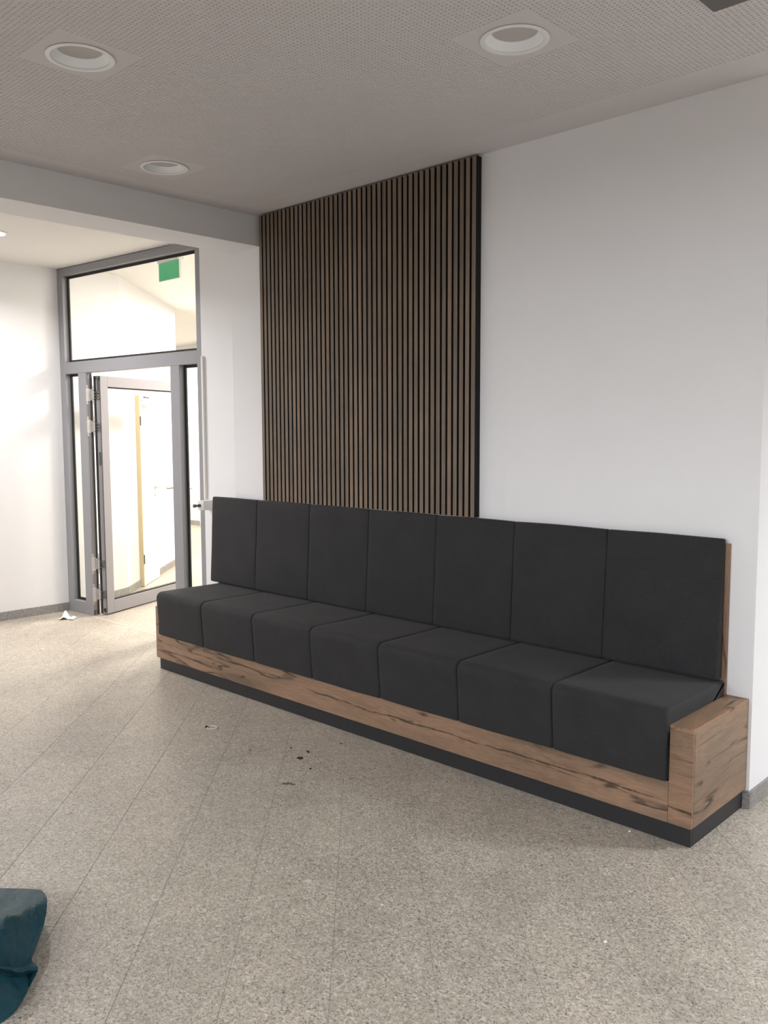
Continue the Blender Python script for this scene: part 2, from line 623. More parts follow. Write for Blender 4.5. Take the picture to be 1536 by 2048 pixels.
# ------------------------------------------------------------------ dimensions
ZC = 3.14        # main ceiling
ZP = 3.166       # passage ceiling
ZK = 3.24        # corridor ceiling
ZB = 2.94        # underside of beam
XB1, XB2 = -3.40, -3.731
XL = -6.347      # left wall
TH = 0.0876      # door plane is turned slightly
XE, YE = 7.0, 5.5
YF = -8.5

# ------------------------------------------------------------------ walls
back = box('wall_back', (XB2, 0.0, -0.02), (0.0137, 0.30, ZC + 0.15), M_WALL)
struct(back)
struct(prism_walls('wall_right_return', [(0.0137, 0.3), (0.0137, YE)], -0.02, ZC + 0.15, M_WALL, 0.20, 1)).name = 'wall_right'
wl = struct(prism_walls('wall_left', [(XL, YF), (XL, -0.023)], -0.02, ZK + 0.1, M_WALL, 0.25, 1))
struct(prism_walls('wall_front', [(XL - .2, YF), (XE, YF)], -0.02, ZC + 0.15, M_WALL, 0.2, -1))
struct(prism_walls('wall_side', [(XE, YF), (XE, YE)], -0.02, ZC + 0.15, M_WALL, 0.2, -1))
struct(prism_walls('wall_far', [(XE, YE), (0.0, YE)], -0.02, ZC + 0.15, M_WALL, 0.2, -1))

# local frame of the glazed door partition: s along the wall, off into the corridor
DM = Matrix.Translation((XL, -0.0229, 0)) @ Matrix.Rotation(TH, 4, 'Z')


def dpt(s, off, z=0.0):
    return DM @ Vector((s, off, z))


# wall strip to the right of the door partition
a = dpt(2.012, 0.0)
b_ = dpt(2.62, 0.0)
struct(prism_walls('wall_beside_door', [(a.x, a.y), (XB2 + 0.02, b_.y)], -0.02, ZK + .1, M_WALL, 0.15, 1)).name = 'wall_middle'

# corridor beyond the door
c0 = dpt(0.0, 0.07)
corr = [(c0.x, c0.y), (-6.66, 0.772)]
e43 = Vector((-math.sin(math.radians(43.4)), math.cos(math.radians(43.4))))
p45 = Vector((-6.66, 0.772)) + e43 * 2.30
corr += [(p45.x, p45.y), (p45.x - 2.2, p45.y - 1.6), (-17.0, -1.0), (-17.0, 5.14)]
struct(prism_walls('wall_corridor_left', corr, -0.02, ZK + .05, M_WALL, 0.12, 1))
struct(prism_walls('wall_corridor_end', [(-17.0, 5.14), (-11.55, 5.14), (-11.42, 4.93), (-11.2, 5.4), (-4.2, 5.4), (-4.2, dpt(2.13, .151).y)], -0.02, ZK + .05, M_WALL, 0.12, 1))


def skirting(name, pts, h=0.078, t=0.012, side=-1):
    """granite skirting: each length its own piece of about 0.6 m"""
    root = empty(name)
    root['kind'] = 'structure'
    first = None
    for (p, q) in zip(pts[:-1], pts[1:]):
        p = Vector(p); q = Vector(q)
        d = q - p
        L = d.length
        ang = math.atan2(d.y, d.x)
        n = max(1, round(L / 0.61))
        l = L / n
        bm = bmesh.new()
        add_box(bm, (0.0008, 0, 0), (l - 0.0008, side * t, h))
        me_o = from_bm('skirting_tile', bm, M_SKIRT, root)
        for k in range(n):
            o = me_o if k == 0 else me_o.copy()
            if k:
                COL.objects.link(o)
            o.location = (p.x + d.x / L * l * k, p.y + d.y / L * l * k, 0.0)
            o.rotation_euler = (0, 0, ang)
    return root


skirting('baseboard_back', [(XB2, 0.0), (-3.95, 0.0)] and [(-0.02, 0.0), (0.0257, 0.0)])
skirting('baseboard_right', [(0.0137, 0.0), (0.0137, 4.9)])
skirting('baseboard_left', [(XL, -8.3), (XL, -0.023)])
skirting('baseboard_corridor', corr[:4])
skirting('baseboard_corridor_end', [(-16.9, 5.14), (-11.55, 5.14), (-11.42, 4.93)], h=0.085)

# ------------------------------------------------------------------ beam and ceilings
beam = box('beam', (XB2, YF, ZB), (XB1, -0.0005, ZC + 0.12), M_WALL)
beam.name = 'trim_1'
struct(beam)
struct(box('light_cutoff_block', (XB1 + 0.0005, -5.25, 2.37), (XE, -4.9, ZC - 0.0005), M_WALL))  # unseen block, added to keep the front fill off the upper wall
struct(box('ceiling_passage', (XL - 0.25, YF, ZP), (XB2 - 0.0005, 0.14, ZP + 0.1), M_CEIL_W))
struct(box('ceiling_corridor', (-17.2, -1.2, ZK), (XB2, 5.4, ZK + 0.08), M_CEIL_W)).location.y = 0
bpy.data.objects['ceiling_corridor'].data.transform(Matrix.Identity(4))

PITCH = 0.019
HR = 0.0043
GX0, GY1 = -3.20, -0.24          # left and wall-side edge of the perforated field
NX, NY = 208, 134
GX1, GY0 = GX0 + NX * PITCH, GY1 - NY * PITCH


def snap(c, g0):
    return g0 + round((c - g0) / PITCH) * PITCH


LAMPS = [(snap(-0.585, GX0), snap(-1.005, GY1)), (snap(-1.885, GX0), snap(-2.07, GY1)), (snap(-2.905, GX0), snap(-1.05, GY1))]
PH = 9 * PITCH


def build_ceiling():
    root = bpy.data.objects.new('ceiling', bpy.data.meshes.new('ceiling'))
    bm = bmesh.new()
    X0, X1, Y0, Y1 = XB1, XE, YF, YE
    def rect(x0, x1, y0, y1):
        bm.faces.new([bm.verts.new(c) for c in ((x0, y0, ZC), (x0, y1, ZC), (x1, y1, ZC), (x1, y0, ZC))])
    rect(X0, GX0, Y0, Y1)
    rect(GX1, X1, Y0, Y1)
    rect(GX0, GX1, Y0, GY0)
    rect(GX0, GX1, GY1, Y1)
    # slab above
    vs = [bm.verts.new(c) for c in ((X0, Y0, ZC + .13), (X1, Y0, ZC + .13), (X1, Y1, ZC + .13), (X0, Y1, ZC + .13))]
    bm.faces.new(vs)
    me = root.data
    bm.to_mesh(me)
    bm.free()
    me.materials.append(M_CEIL)
    COL.objects.link(root)
    struct(root)
    # perforated plasterboard with real holes
    i = np.arange(NX)
    j = np.arange(NY)
    ii, jj = np.meshgrid(i, j, indexing='ij')
    cx = (GX0 + (ii + .5) * PITCH).ravel()
    cy = (GY1 - (jj + .5) * PITCH).ravel()
    keep = np.ones(cx.size, bool)
    for lx, ly in LAMPS:
        keep &= ~((abs(cx - lx) < PH) & (abs(cy - ly) < PH))
    cx = cx[keep]; cy = cy[keep]
    n = cx.size
    h = PITCH / 2
    ang = np.arange(8) * math.pi / 4
    sq = np.array([(h, 0), (h, h), (0, h), (-h, h), (-h, 0), (-h, -h), (0, -h), (h, -h)])
    oc = np.stack([np.cos(ang) * HR, np.sin(ang) * HR], 1)
    T = 0.0125
    V = np.zeros((n, 24, 3))
    V[:, 0:8, 0] = cx[:, None] + sq[None, :, 0]
    V[:, 0:8, 1] = cy[:, None] + sq[None, :, 1]
    V[:, 8:16, 0] = cx[:, None] + oc[None, :, 0]
    V[:, 8:16, 1] = cy[:, None] + oc[None, :, 1]
    V[:, 16:24] = V[:, 8:16]
    V[:, 0:16, 2] = ZC
    V[:, 16:24, 2] = ZC + T
    base = np.arange(n)[:, None, None] * 24
    q = []
    for k in range(8):
        k2 = (k + 1) % 8
        q.append((k, 8 + k, 8 + k2, k2))
        q.append((8 + k, 16 + k, 16 + k2, 8 + k2))
    q.append((16, 17, 18, 19)); q.append((16, 19, 20, 23)); q.append((20, 21, 22, 23))
    F = (base + np.array(q)[None]).reshape(-1, 4)
    MI = np.tile(np.array([0] * 16 + [1] * 3), n).astype(np.int32)
    me = bpy.data.meshes.new('perforated_board')
    me.vertices.add(n * 24)
    me.vertices.foreach_set('co', V.reshape(-1))
    nf = F.shape[0]
    me.loops.add(nf * 4)
    me.loops.foreach_set('vertex_index', F.reshape(-1).astype(np.int32))
    me.polygons.add(nf)
    me.polygons.foreach_set('loop_start', (np.arange(nf) * 4).astype(np.int32))
    me.polygons.foreach_set('loop_total', np.full(nf, 4, np.int32))
    me.materials.append(M_CEIL)
    me.materials.append(M_FLEECE)
    me.polygons.foreach_set('material_index', MI)
    me.update(calc_edges=True)
    o = link('perforated_board', me, root)
    o['kind'] = 'stuff'
    # smooth square boards around the lamps
    for lx, ly in LAMPS:
        bm = bmesh.new()
        m = 48
        inn, top, sqv = [], [], []
        for k in range(m):
            t = 2 * math.pi * k / m
            c, s = math.cos(t), math.sin(t)
            w = PH / max(abs(c), abs(s))
            inn.append(bm.verts.new((lx + 0.117 * c, ly + 0.117 * s, ZC)))
            top.append(bm.verts.new((lx + 0.117 * c, ly + 0.117 * s, ZC + T)))
            sqv.append(bm.verts.new((lx + w * c, ly + w * s, ZC)))
        for k in range(m):
            k2 = (k + 1) % m
            bm.faces.new((sqv[k], sqv[k2], inn[k2], inn[k]))
            bm.faces.new((inn[k], inn[k2], top[k2], top[k]))
        from_bm('mounting_board', bm, M_CEIL, root)


build_ceiling()

DL_LABELS = ['unlit round recessed ceiling lamp nearest the white wall, upper right of the photo',
             'unlit round recessed ceiling lamp with a bright rim, upper left of the photo',
             'unlit round recessed ceiling lamp closest to the beam above the glazed door']
for (lx, ly), lab in zip(LAMPS, DL_LABELS):
    t = empty('ceiling_downlight', (lx, ly, ZC))
    tag(t, lab, 'ceiling lamp', 'unlit downlights in the perforated ceiling')
    bm = bmesh.new()
    lathe(bm, [(0.1145, 0.0), (0.128, -0.0005), (0.131, -0.003), (0.129, -0.005), (0.114, -0.006), (0.111, -0.003), (0.111, 0.004)], 56)
    from_bm('trim_ring', bm, M_LAMP_W, t, smooth=True)
    bm = bmesh.new()
    lathe(bm, [(0.111, 0.002), (0.109, 0.006), (0.100, 0.018), (0.088, 0.029), (0.085, 0.031)], 56)
    from_bm('reflector', bm, M_LAMP_IN, t, smooth=True)
    bm = bmesh.new()
    r = lathe(bm, [(0.0865, 0.029), (0.06, 0.030), (0.03, 0.030)], 56)
    bm.faces.new(r[-1])
    from_bm('diffuser', bm, M_LAMP_D, t)

# lit downlights in the passage (first one just inside the frame at the left)
for k, (lx, ly) in enumerate([(-5.29, -1.035), (-5.29, -3.3), (-5.29, -5.6)]):
    if k == 0:
        t = empty('passage_downlight', (lx, ly, ZP))
        tag(t, 'bright lit ceiling downlight in the passage at the left edge of the photo', 'ceiling lamp')
        bm = bmesh.new()
        lathe(bm, [(0.098, 0.0), (0.115, -0.0005), (0.118, -0.004), (0.096, -0.006), (0.094, -0.002)], 48)
        from_bm('trim_ring', bm, M_LAMP_W, t, smooth=True)
        bm = bmesh.new()
        r = lathe(bm, [(0.0945, -0.003), (0.05, -0.0035)], 48)
        bm.faces.new(r[-1])
        from_bm('diffuser', bm, M_GLOW, t)
    area_light('passage_lamp', (lx, ly, ZP - 0.02), 0.18, [38, 32, 32][k], (0.985, 0.955, 0.95), spread=152)

# small grey housing on the perforated ceiling
t = box('ceiling_sensor', (0.059, -0.86, ZC - 0.012), (0.20, -0.712, ZC - 0.0002), M_GREYBOX, bev=0.002)
tag(t, 'dark grey square sensor plate on the ceiling at the top edge of the photo', 'sensor')

# ------------------------------------------------------------------ floor with diagonal granite tiles
floor = box('floor', (-17.2, YF - .1, -0.08), (XE + .1, YE + .1, -0.0010), M_GROUT)
struct(floor)
TU, TV = 0.3173, 0.627
R2 = math.sqrt(0.5)
G = 0.0018


def tile_mesh():
    bm = bmesh.new()
    add_box(bm, (G / 2, G / 2, -0.006), (TU - G / 2, TV - G / 2, 0.0))
    me = bpy.data.meshes.new('floor_tile')
    top = [e for e in bm.edges if all(abs(v.co.z) < 1e-6 for v in e.verts)]
    bmesh.ops.bevel(bm, geom=top, offset=0.0006, segments=1, affect='EDGES')
    bmesh.ops.recalc_face_normals(bm, faces=bm.faces)
    bm.to_mesh(me)
    bm.free()
    me.materials.append(M_TILE)
    return me


TME = tile_mesh()
cands = []
for k in range(-75, 45):
    u0 = -3.07 + TU * k
    v00 = 0.39 if k % 2 == 0 else 0.066
    for j in range(-40, 40):
        v0 = v00 + TV * j
        uc, vc = u0 + TU / 2, v0 + TV / 2
        x = (uc - vc) * R2
        y = (uc + vc) * R2
        if not (-16.8 < x < XE and YF < y < YE):
            continue
        pr = project((x, y, 0))
        vis = pr is not None and -160 < pr[0] < 1700 and pr[1] < 2300 and pr[1] > 1040
        # only what the photograph can see: the rooms, not behind the bench wall
        if vis and (x > XB2 and y > 0.25 and x < 0.3):
            vis = False
        if vis and x > -3.6 and y > 0.2 and x < 0.0:
            vis = False
        cands.append((0 if vis else 1, (pr[2] if pr else 99), u0, v0))
cands.sort()
near = [c for c in cands if c[0] == 0][:298]
rest = [c for c in cands if c not in near]


def uv_xy(u, v):
    return (u - v) * R2, (u + v) * R2


for (_, _, u0, v0) in near:
    o = bpy.data.objects.new('floor_tile', TME)
    x, y = uv_xy(u0, v0)
    o.location = (x, y, 0.0)
    o.rotation_euler = (0, 0, math.radians(45))
    o.parent = floor
    COL.objects.link(o)
V, F = [], []
for (_, _, u0, v0) in rest:
    b0 = len(V)
    for z in (-0.006, 0.0):
        for (du, dv) in ((G / 2, G / 2), (TU - G / 2, G / 2), (TU - G / 2, TV - G / 2), (G / 2, TV - G / 2)):
            x, y = uv_xy(u0 + du, v0 + dv)
            V.append((x, y, z))
    F += [(b0 + 4, b0 + 5, b0 + 6, b0 + 7), (b0, b0 + 1, b0 + 5, b0 + 4), (b0 + 1, b0 + 2, b0 + 6, b0 + 5), (b0 + 2, b0 + 3, b0 + 7, b0 + 6), (b0 + 3, b0, b0 + 4, b0 + 7)]
me = bpy.data.meshes.new('distant_floor_tiles')
me.from_pydata(V, [], F)
me.materials.append(M_TILE)
o = link('distant_floor_tiles', me, floor)
o['kind'] = 'stuff'
# the pale joint line across the door opening
box('expansion_joint', (-5.95, -0.012, -0.003), (-3.76, 0.006, 0.0008), M_THRESH, floor)

# ------------------------------------------------------------------ slat wall panel
panel = empty('acoustic_slat_panel', (-3.348, 0.0, 1.203))
tag(panel, 'tall wall panel of vertical brown wood slats on black felt above the bench', 'wall panel')
PW, PHT = 1.8487, 3.1273 - 1.203
box('felt_backing', (0.0, -0.022, 0.0), (PW, -0.0005, PHT), M_BLACK, panel)
SW = 0.0268
SP = (PW - SW) / 44.0
bm = bmesh.new()
vs, fs = add_box(bm, (0, -0.0448, 0), (SW, -0.0222, PHT), mat=1)
fs[2].material_index = 0
me = bpy.data.meshes.new('slat')
bmesh.ops.recalc_face_normals(bm, faces=bm.faces)
bm.to_mesh(me)
bm.free()
me.materials.append(M_SLAT)
me.materials.append(M_SLATSIDE)
for k in range(45):
    o = bpy.data.objects.new('slat', me)
    o.location = (SP * k, 0, 0)
    o.parent = panel
    COL.objects.link(o)
# black felt-faced end strip at the right edge
box('edge_strip', (PW + 0.0002, -0.0440, 0.0), (PW + 0.0012, -0.0005, PHT), M_BLACK, panel)

# ------------------------------------------------------------------ bench
BL, D = 3.939, 0.5584      # length, depth
bench = empty('upholstered_bench', (-BL, 0.0, 0.0))
tag(bench, 'long built-in wall bench with charcoal cushions, knotty oak base and black kickboard', 'bench')


def bb(name, lo, hi, mat, bev=0.0012, parent=None):
    """box given in world X/Y/Z, stored in the bench's local space"""
    return box(name, (lo[0] + BL, lo[1], lo[2]), (hi[0] + BL, hi[1], hi[2]), mat, parent or bench, bev)


KY = -D + 0.0195
bb('kickboard', (-BL + 0.014, KY, 0.0), (-0.0103, KY + 0.018, 0.0842), M_KICK)
bb('kickboard', (-0.0283, KY + 0.0182, 0.0), (-0.0103, -0.013, 0.0842), M_KICK)
bb('kickboard', (-BL + 0.014, KY + 0.0182, 0.0), (-BL + 0.032, -0.013, 0.0842), M_KICK)
ZB0, ZA = 0.0848, 0.4946
bb('front_board', (-BL, -D, ZB0), (-0.1005, -D + 0.019, 0.452), M_WOOD_X)
bb('arm_front', (-0.0995, -D, ZB0), (-0.0006, -D + 0.019, ZA - 0.0195), M_WOOD_F)
bb('side_panel', (-0.019, -D + 0.0195, ZB0), (0.0, -0.0005, ZA - 0.0195), M_WOOD_E)
bb('arm_inner_panel', (-0.0995, -D + 0.0195, 0.30), (-0.082, -0.0215, ZA - 0.0195), M_WOOD_E)
bb('arm_top', (-0.0999, -D - 0.0002, ZA - 0.019), (0.0002, -0.0005, ZA), M_WOOD_T, 0.001)
bb('end_panel', (-BL, -D + 0.0195, ZB0), (-BL + 0.019, -0.0005, 0.452), M_WOOD_E)
bb('bottom_board', (-BL + 0.0195, -D + 0.0195, ZB0), (-0.0195, -0.014, ZB0 + 0.018), M_WOOD_X)
bb('seat_board', (-BL + 0.0195, -D + 0.0195, 0.434), (-0.1005, -0.0215, 0.452), M_WOOD_X)
bb('back_board', (-BL, -0.0205, 0.455), (-0.1002, -0.0006, 1.176), M_WOOD_Z, 0.001)


def arc_profile(pts, segs=5):
    """pts: list of (y, z, radius) corners -> rounded closed profile"""
    out = []
    n = len(pts)
    for i in range(n):
        y, z, r = pts[i]
        p = Vector((y, z)); a = Vector(pts[i - 1][:2]); c = Vector(pts[(i + 1) % n][:2])
        if r <= 0:
            out.append(p); continue
        u = (a - p).normalized(); w = (c - p).normalized()
        ang = u.angle(w)
        d = min(r / math.tan(ang / 2), (a - p).length * .48, (c - p).length * .48)
        rr = d * math.tan(ang / 2)
        cen = p + (u + w).normalized() * (rr / math.sin(ang / 2))
        s = p + u * d; e = p + w * d
        for k in range(segs + 1):
            t = k / segs
            q = s.lerp(e, t) - cen
            # slerp on the arc
            out.append(cen + (s - cen).normalized().slerp((e - cen).normalized(), t) * rr if (s - cen).angle(e - cen) > 1e-3 else s)
    return out


def cushion(name, x0, x1, prof, fabric_mat, puff=0.003, rnd=0.010, seed=0):
    """extrude a rounded profile along X with rounded, slightly puffed ends"""
    n = len(prof)
    area = sum(prof[i].x * prof[(i + 1) % n].y - prof[(i + 1) % n].x * prof[i].y for i in range(n))
    sg = 1 if area > 0 else -1
    nor = []
    for i in range(n):
        t = (prof[(i + 1) % n] - prof[i - 1]).normalized()
        nor.append(Vector((t.y, -t.x)) * sg)
    L = x1 - x0
    st = []
    for k in range(5):
        a = math.pi / 2 * k / 4
        st.append((x0 + rnd * (1 - math.sin(a)), rnd * (1 - math.cos(a)) * -1.0))
    st = [(x0 + rnd * (1 - math.cos(math.pi / 2 * k / 4)), -rnd * (1 - math.sin(math.pi / 2 * k / 4))) for k in range(5)]
    mid = [(x0 + rnd + (L - 2 * rnd) * k / 14, None) for k in range(1, 14)]
    end = [(x1 - (x - x0), o) for x, o in reversed(st)]
    bm = bmesh.new()
    rings = []
    for x, off in st + mid + end:
        tt = (x - x0) / L
        ring = []
        for i, p in enumerate(prof):
            o = off if off is not None else 0.0
            pf = puff * math.sin(math.pi * min(max(tt, 0), 1)) ** 0.6
            wob = noise.noise(Vector((x * 4 + seed * 3.1, p.x * 4, p.y * 4))) * 0.0022
            q = p + nor[i] * (o + pf + wob)
            ring.append(bm.verts.new((x + BL, q.x, q.y)))
        rings.append(ring)
    for a, b in zip(rings[:-1], rings[1:]):
        for i in range(n):
            j = (i + 1) % n
            bm.faces.new((a[i], a[j], b[j], b[i]))
    bm.faces.new(rings[0])
    bm.faces.new(rings[-1])
    return from_bm(name, bm, fabric_mat, bench, smooth=True)


def densify(prof, step=0.04):
    out = []
    n = len(prof)
    for i in range(n):
        a, b = prof[i], prof[(i + 1) % n]
        m = max(1, int((b - a).length / step))
        for k in range(m):
            out.append(a.lerp(b, k / m))
    return out


seat_prof = densify(arc_profile([(-0.024, 0.561, 0.006), (-D - 0.034, 0.562, 0.042), (-D - 0.012, 0.2577, 0.007), (-D - 0.0016, 0.2577, 0.004), (-D - 0.0016, 0.4535, 0.0), (-0.024, 0.4535, 0.004)]))
SX = [-3.880, -3.339, -2.797, -2.259, -1.716, -1.182, -0.6445, -0.0998]
for k in range(7):
    cushion('seat_cushion', SX[k] + 0.0003, SX[k + 1] - 0.0003, seat_prof, M_FABRIC, 0.0020, 0.012 if k < 6 else 0.016, k)
back_prof = densify(arc_profile([(-0.0215, 1.1985, 0.006), (-0.0490, 1.1985, 0.012), (-0.0835, 0.568, 0.014), (-0.0215, 0.568, 0.006)]))
BX = [-3.949, -3.413, -2.856, -2.309, -1.767, -1.2285, -0.6830, -0.1160]
for k in range(7):
    cushion('back_cushion', BX[k] + 0.0003, BX[k + 1] - 0.0003, back_prof, M_FABRIC, 0.0020, 0.009, k + 20)

# ------------------------------------------------------------------ glazed door partition
door = empty('door_1')
door.matrix_world = DM
struct(door)
FT = 0.07       # frame depth


def dbox(name, s0, s1, z0, z1, mat=M_FRAME, o0=0.0, o1=FT, bev=0.0012, parent=None):
    return box(name, (s0, o0, z0), (s1, o1, z1), mat, parent or door, bev)


HZ = 3.16
dbox('frame_post', 0.0, 0.082, 0.0, HZ)
dbox('frame_post', 1.957, 2.010, 0.0, HZ)
dbox('frame_head', 0.0823, 1.9567, 3.095, HZ)
dbox('transom_bar', 0.0823, 1.9567, 2.212, 2.317)
dbox('door_post', 0.288, 0.400, 0.0, 2.2117)
dbox('door_post', 1.618, 1.732, 0.0, 2.2117)
dbox('bottom_rail', 0.0823, 0.2877, 0.0, 0.112)
dbox('bottom_rail', 1.7323, 1.9567, 0.0, 0.112)


def pane_with_gasket(s0, s1, z0, z1):
    g = 0.022
    bm = bmesh.new()
    for (a, b, c, d) in ((s0, s0 + g, z0, z1), (s1 - g, s1, z0, z1), (s0 + g, s1 - g, z0, z0 + g), (s0 + g, s1 - g, z1 - g, z1)):
        add_box(bm, (a, 0.048, c), (b, 0.062, d))
    from_bm('gasket', bm, M_GASKET, door)
    dbox('glass_pane', s0 + g + .0005, s1 - g - .0005, z0 + g + .0005, z1 - g - .0005, M_GLASS, 0.052, 0.058, 0)


pane_with_gasket(0.0825, 1.9565, 2.3175, 3.0945)
pane_with_gasket(0.0825, 0.2875, 0.1125, 2.2115)
pane_with_gasket(1.7325, 1.9565, 0.1125, 2.2115)
# rebate strip on the hinge post
dbox('rebate_strip', 0.4003, 0.410, 0.01, 2.205, M_FRAME_D, 0.020, 0.030)
dbox('rebate_strip', 0.4003, 0.408, 0.01, 2.205, M_GASKET, 0.050, 0.056)
dbox('bolt_keeper', 0.4003, 0.406, 0.01, 0.05, M_GASKET, 0.012, 0.040)

# the open leaf, built along its own axis then placed
HL = math.radians(21.1)
LM = Matrix.Translation((-5.862, 0.110, 0)) @ Matrix.Rotation(math.pi / 2 + HL, 4, 'Z')   # +x along the leaf, +y to the far side
LT = 0.078
LW, LH = 1.30, 2.185
leaf = empty('door_leaf')
leaf.parent = door
leaf.matrix_parent_inverse = Matrix.Identity(4)
leaf.matrix_basis = DM.inverted() @ LM


def lbox(name, x0, x1, z0, z1, mat=M_FRAME, y0=0.0, y1=LT, bev=0.0015):
    return box(name, (x0, y0, z0), (x1, y1, z1), mat, leaf, bev)


ST = 0.098
lbox('leaf_stile', 0.0, ST, 0.012, LH)
lbox('leaf_stile', LW - ST, LW, 0.012, LH)
lbox('leaf_rail', ST + .0003, LW - ST - .0003, LH - 0.095, LH)
lbox('leaf_rail', ST + .0003, LW - ST - .0003, 0.012, 0.125)
bm = bmesh.new()
for (a, b, c, d) in ((ST + .0005, ST + .010, .1255, LH - .0955), (LW - ST - .010, LW - ST - .0005, .1255, LH - .0955), (ST + .010, LW - ST - .010, .1255, .135), (ST + .010, LW - ST - .010, LH - .105, LH - .0955)):
    add_box(bm, (a, 0.018, c), (b, 0.055, d))
from_bm('leaf_gasket', bm, M_GASKET, leaf)
lbox('glass_pane', ST + .0105, LW - ST - .0105, .1355, LH - .1055, M_GLASS, 0.030, 0.038, 0)
# dark hollow edge profile of the leaf
lbox('edge_profile', -0.003, -0.0003, 0.015, LH - 0.005, M_FRAME_D, 0.012, 0.036)
lbox('edge_seal', -0.004, -0.0003, 0.015, LH - 0.005, M_GASKET, 0.050, LT - 0.004)
lbox('edge_seal', -0.004, -0.0003, 0.015, LH - 0.005, M_GASKET, 0.003, 0.006)
lbox('bolt_cover', -0.0085, -0.006, 2.02, 2.17, M_DARK_STEEL, 0.014, 0.034)
lbox('bolt_cover', -0.0085, -0.006, 1.38, 1.50, M_DARK_STEEL, 0.014, 0.034)
lbox('floor_bolt', -0.012, -0.006, 0.03, 0.065, M_GASKET, 0.012, 0.034)
# lever handles and key cylinder on the leaf
zl = 1.10
for sd, y0 in ((-1, 0.0), (1, LT)):
    bm = bmesh.new()
    hx = LW - 0.048
    cyl(bm, (hx, y0 + sd * .0005, zl), (hx, y0 + sd * .012, zl), 0.026, n=20)
    cyl(bm, (hx, y0 + sd * .012, zl), (hx, y0 + sd * .065, zl), 0.010, n=14)
    cyl(bm, (hx + .008, y0 + sd * .065, zl), (hx - 0.125, y0 + sd * .065, zl), 0.0105, n=14)
    from_bm('lever_handle', bm, M_STEEL, leaf, smooth=True)
    bm = bmesh.new()
    cyl(bm, (hx, y0 + sd * .0005, zl - .09), (hx, y0 + sd * .011, zl - .09), 0.025, n=20)
    from_bm('key_rosette', bm, M_DARK_STEEL, leaf, smooth=True)

# four hinges between the post and the leaf (two pairs)
for z0, z1 in ((1.93, 2.10), (1.645, 1.82), (0.385, 0.57), (0.10, 0.29)):
    bm = bmesh.new()
    zm = (z0 + z1) / 2
    # post plate, stepped outline
    add_box(bm, (0.4004, 0.004, z0), (0.4060, 0.034, z0 + 0.032))
    add_box(bm, (0.4004, 0.000, z0 + 0.030), (0.4120, 0.036, z1 - 0.030))
    add_box(bm, (0.4004, 0.004, z1 - 0.032), (0.4060, 0.034, z1))
    cyl(bm, (0.427, 0.060, z0), (0.427, 0.060, z1), 0.011, n=14)
    add_box(bm, (0.404, 0.036, zm - 0.05), (0.424, 0.060, zm + 0.05))
    h = from_bm('hinge', bm, M_STEEL, door, smooth=False)
    bm = bmesh.new()
    for zz in (z0 + 0.014, z1 - 0.020):
        add_box(bm, (0.4058, 0.016, zz), (0.4066, 0.023, zz + 0.008))
    for zz in (z0 + 0.045, z1 - 0.045):
        cyl(bm, (0.427, 0.060, zz - .002), (0.427, 0.060, zz + .002), 0.0118, n=14)
    from_bm('hinge_screw', bm, M_DARK_STEEL, h)
    # knuckle bracket towards the leaf
    bm = bmesh.new()
    for q in range(3):
        zz = zm - 0.035 + q * 0.026
        add_box(bm, (0.436, 0.064, zz), (0.486, 0.085, zz + 0.012))
    from_bm('hinge_bracket', bm, M_DARK_STEEL, h)

# ------------------------------------------------------------------ door holder arm and cable trunking on the wall strip
t = empty('door_holder', dpt(2.10, 0.0, 1.073))
t.rotation_euler = (0, 0, TH)
tag(t, 'grey white door holder arm with steel knob between glazed door and bench back', 'door holder')
box('arm', (-0.035, -0.115, 0.0), (0.037, -0.0005, 0.073), M_CONDUIT, t, 0.003, 2)
bm = bmesh.new()
cyl(bm, (-0.004, -0.116, 0.036), (-0.004, -0.128, 0.036), 0.013, n=18)
cyl(bm, (-0.004, -0.128, 0.036), (-0.004, -0.160, 0.036), 0.009, n=18)
cyl(bm, (-0.004, -0.160, 0.036), (-0.004, -0.176, 0.036), 0.014, n=18)
from_bm('knob', bm, M_DARK_STEEL, t, smooth=True)
q = dpt(2.028, 0.0, 1.150)
t = box('cable_trunking', (0, -0.022, 0), (0.022, -0.0005, 1.115), M_CONDUIT, bev=0.002)
t.matrix_world = Matrix.Translation(q) @ Matrix.Rotation(TH, 4, 'Z')
tag(t, 'thin white vertical cable trunking on the wall right of the glazed door', 'cable duct')

# ------------------------------------------------------------------ escape sign
t = empty('escape_sign', (-5.467, 0.5, 3.014))
tag(t, 'green escape sign hanging below the corridor ceiling behind the transom glass', 'sign')
box('sign_face', (0.0, -0.004, 0.0), (0.310, 0.0, 0.148), M_SIGN, t)
box('sign_body', (-0.006, 0.0003, -0.006), (0.316, 0.026, 0.1498), M_PLASTIC_W, t, 0.002)
box('sign_housing', (-0.012, -0.012, 0.150), (0.322, 0.050, ZK - 3.014 - 0.0003), M_PLASTIC_W, t, 0.003)

# ------------------------------------------------------------------ white doors in the corridor wall
CM = Matrix.Translation((-6.66, 0.772, 0)) @ Matrix.Rotation(math.pi / 2 + math.radians(43.4), 4, 'Z')


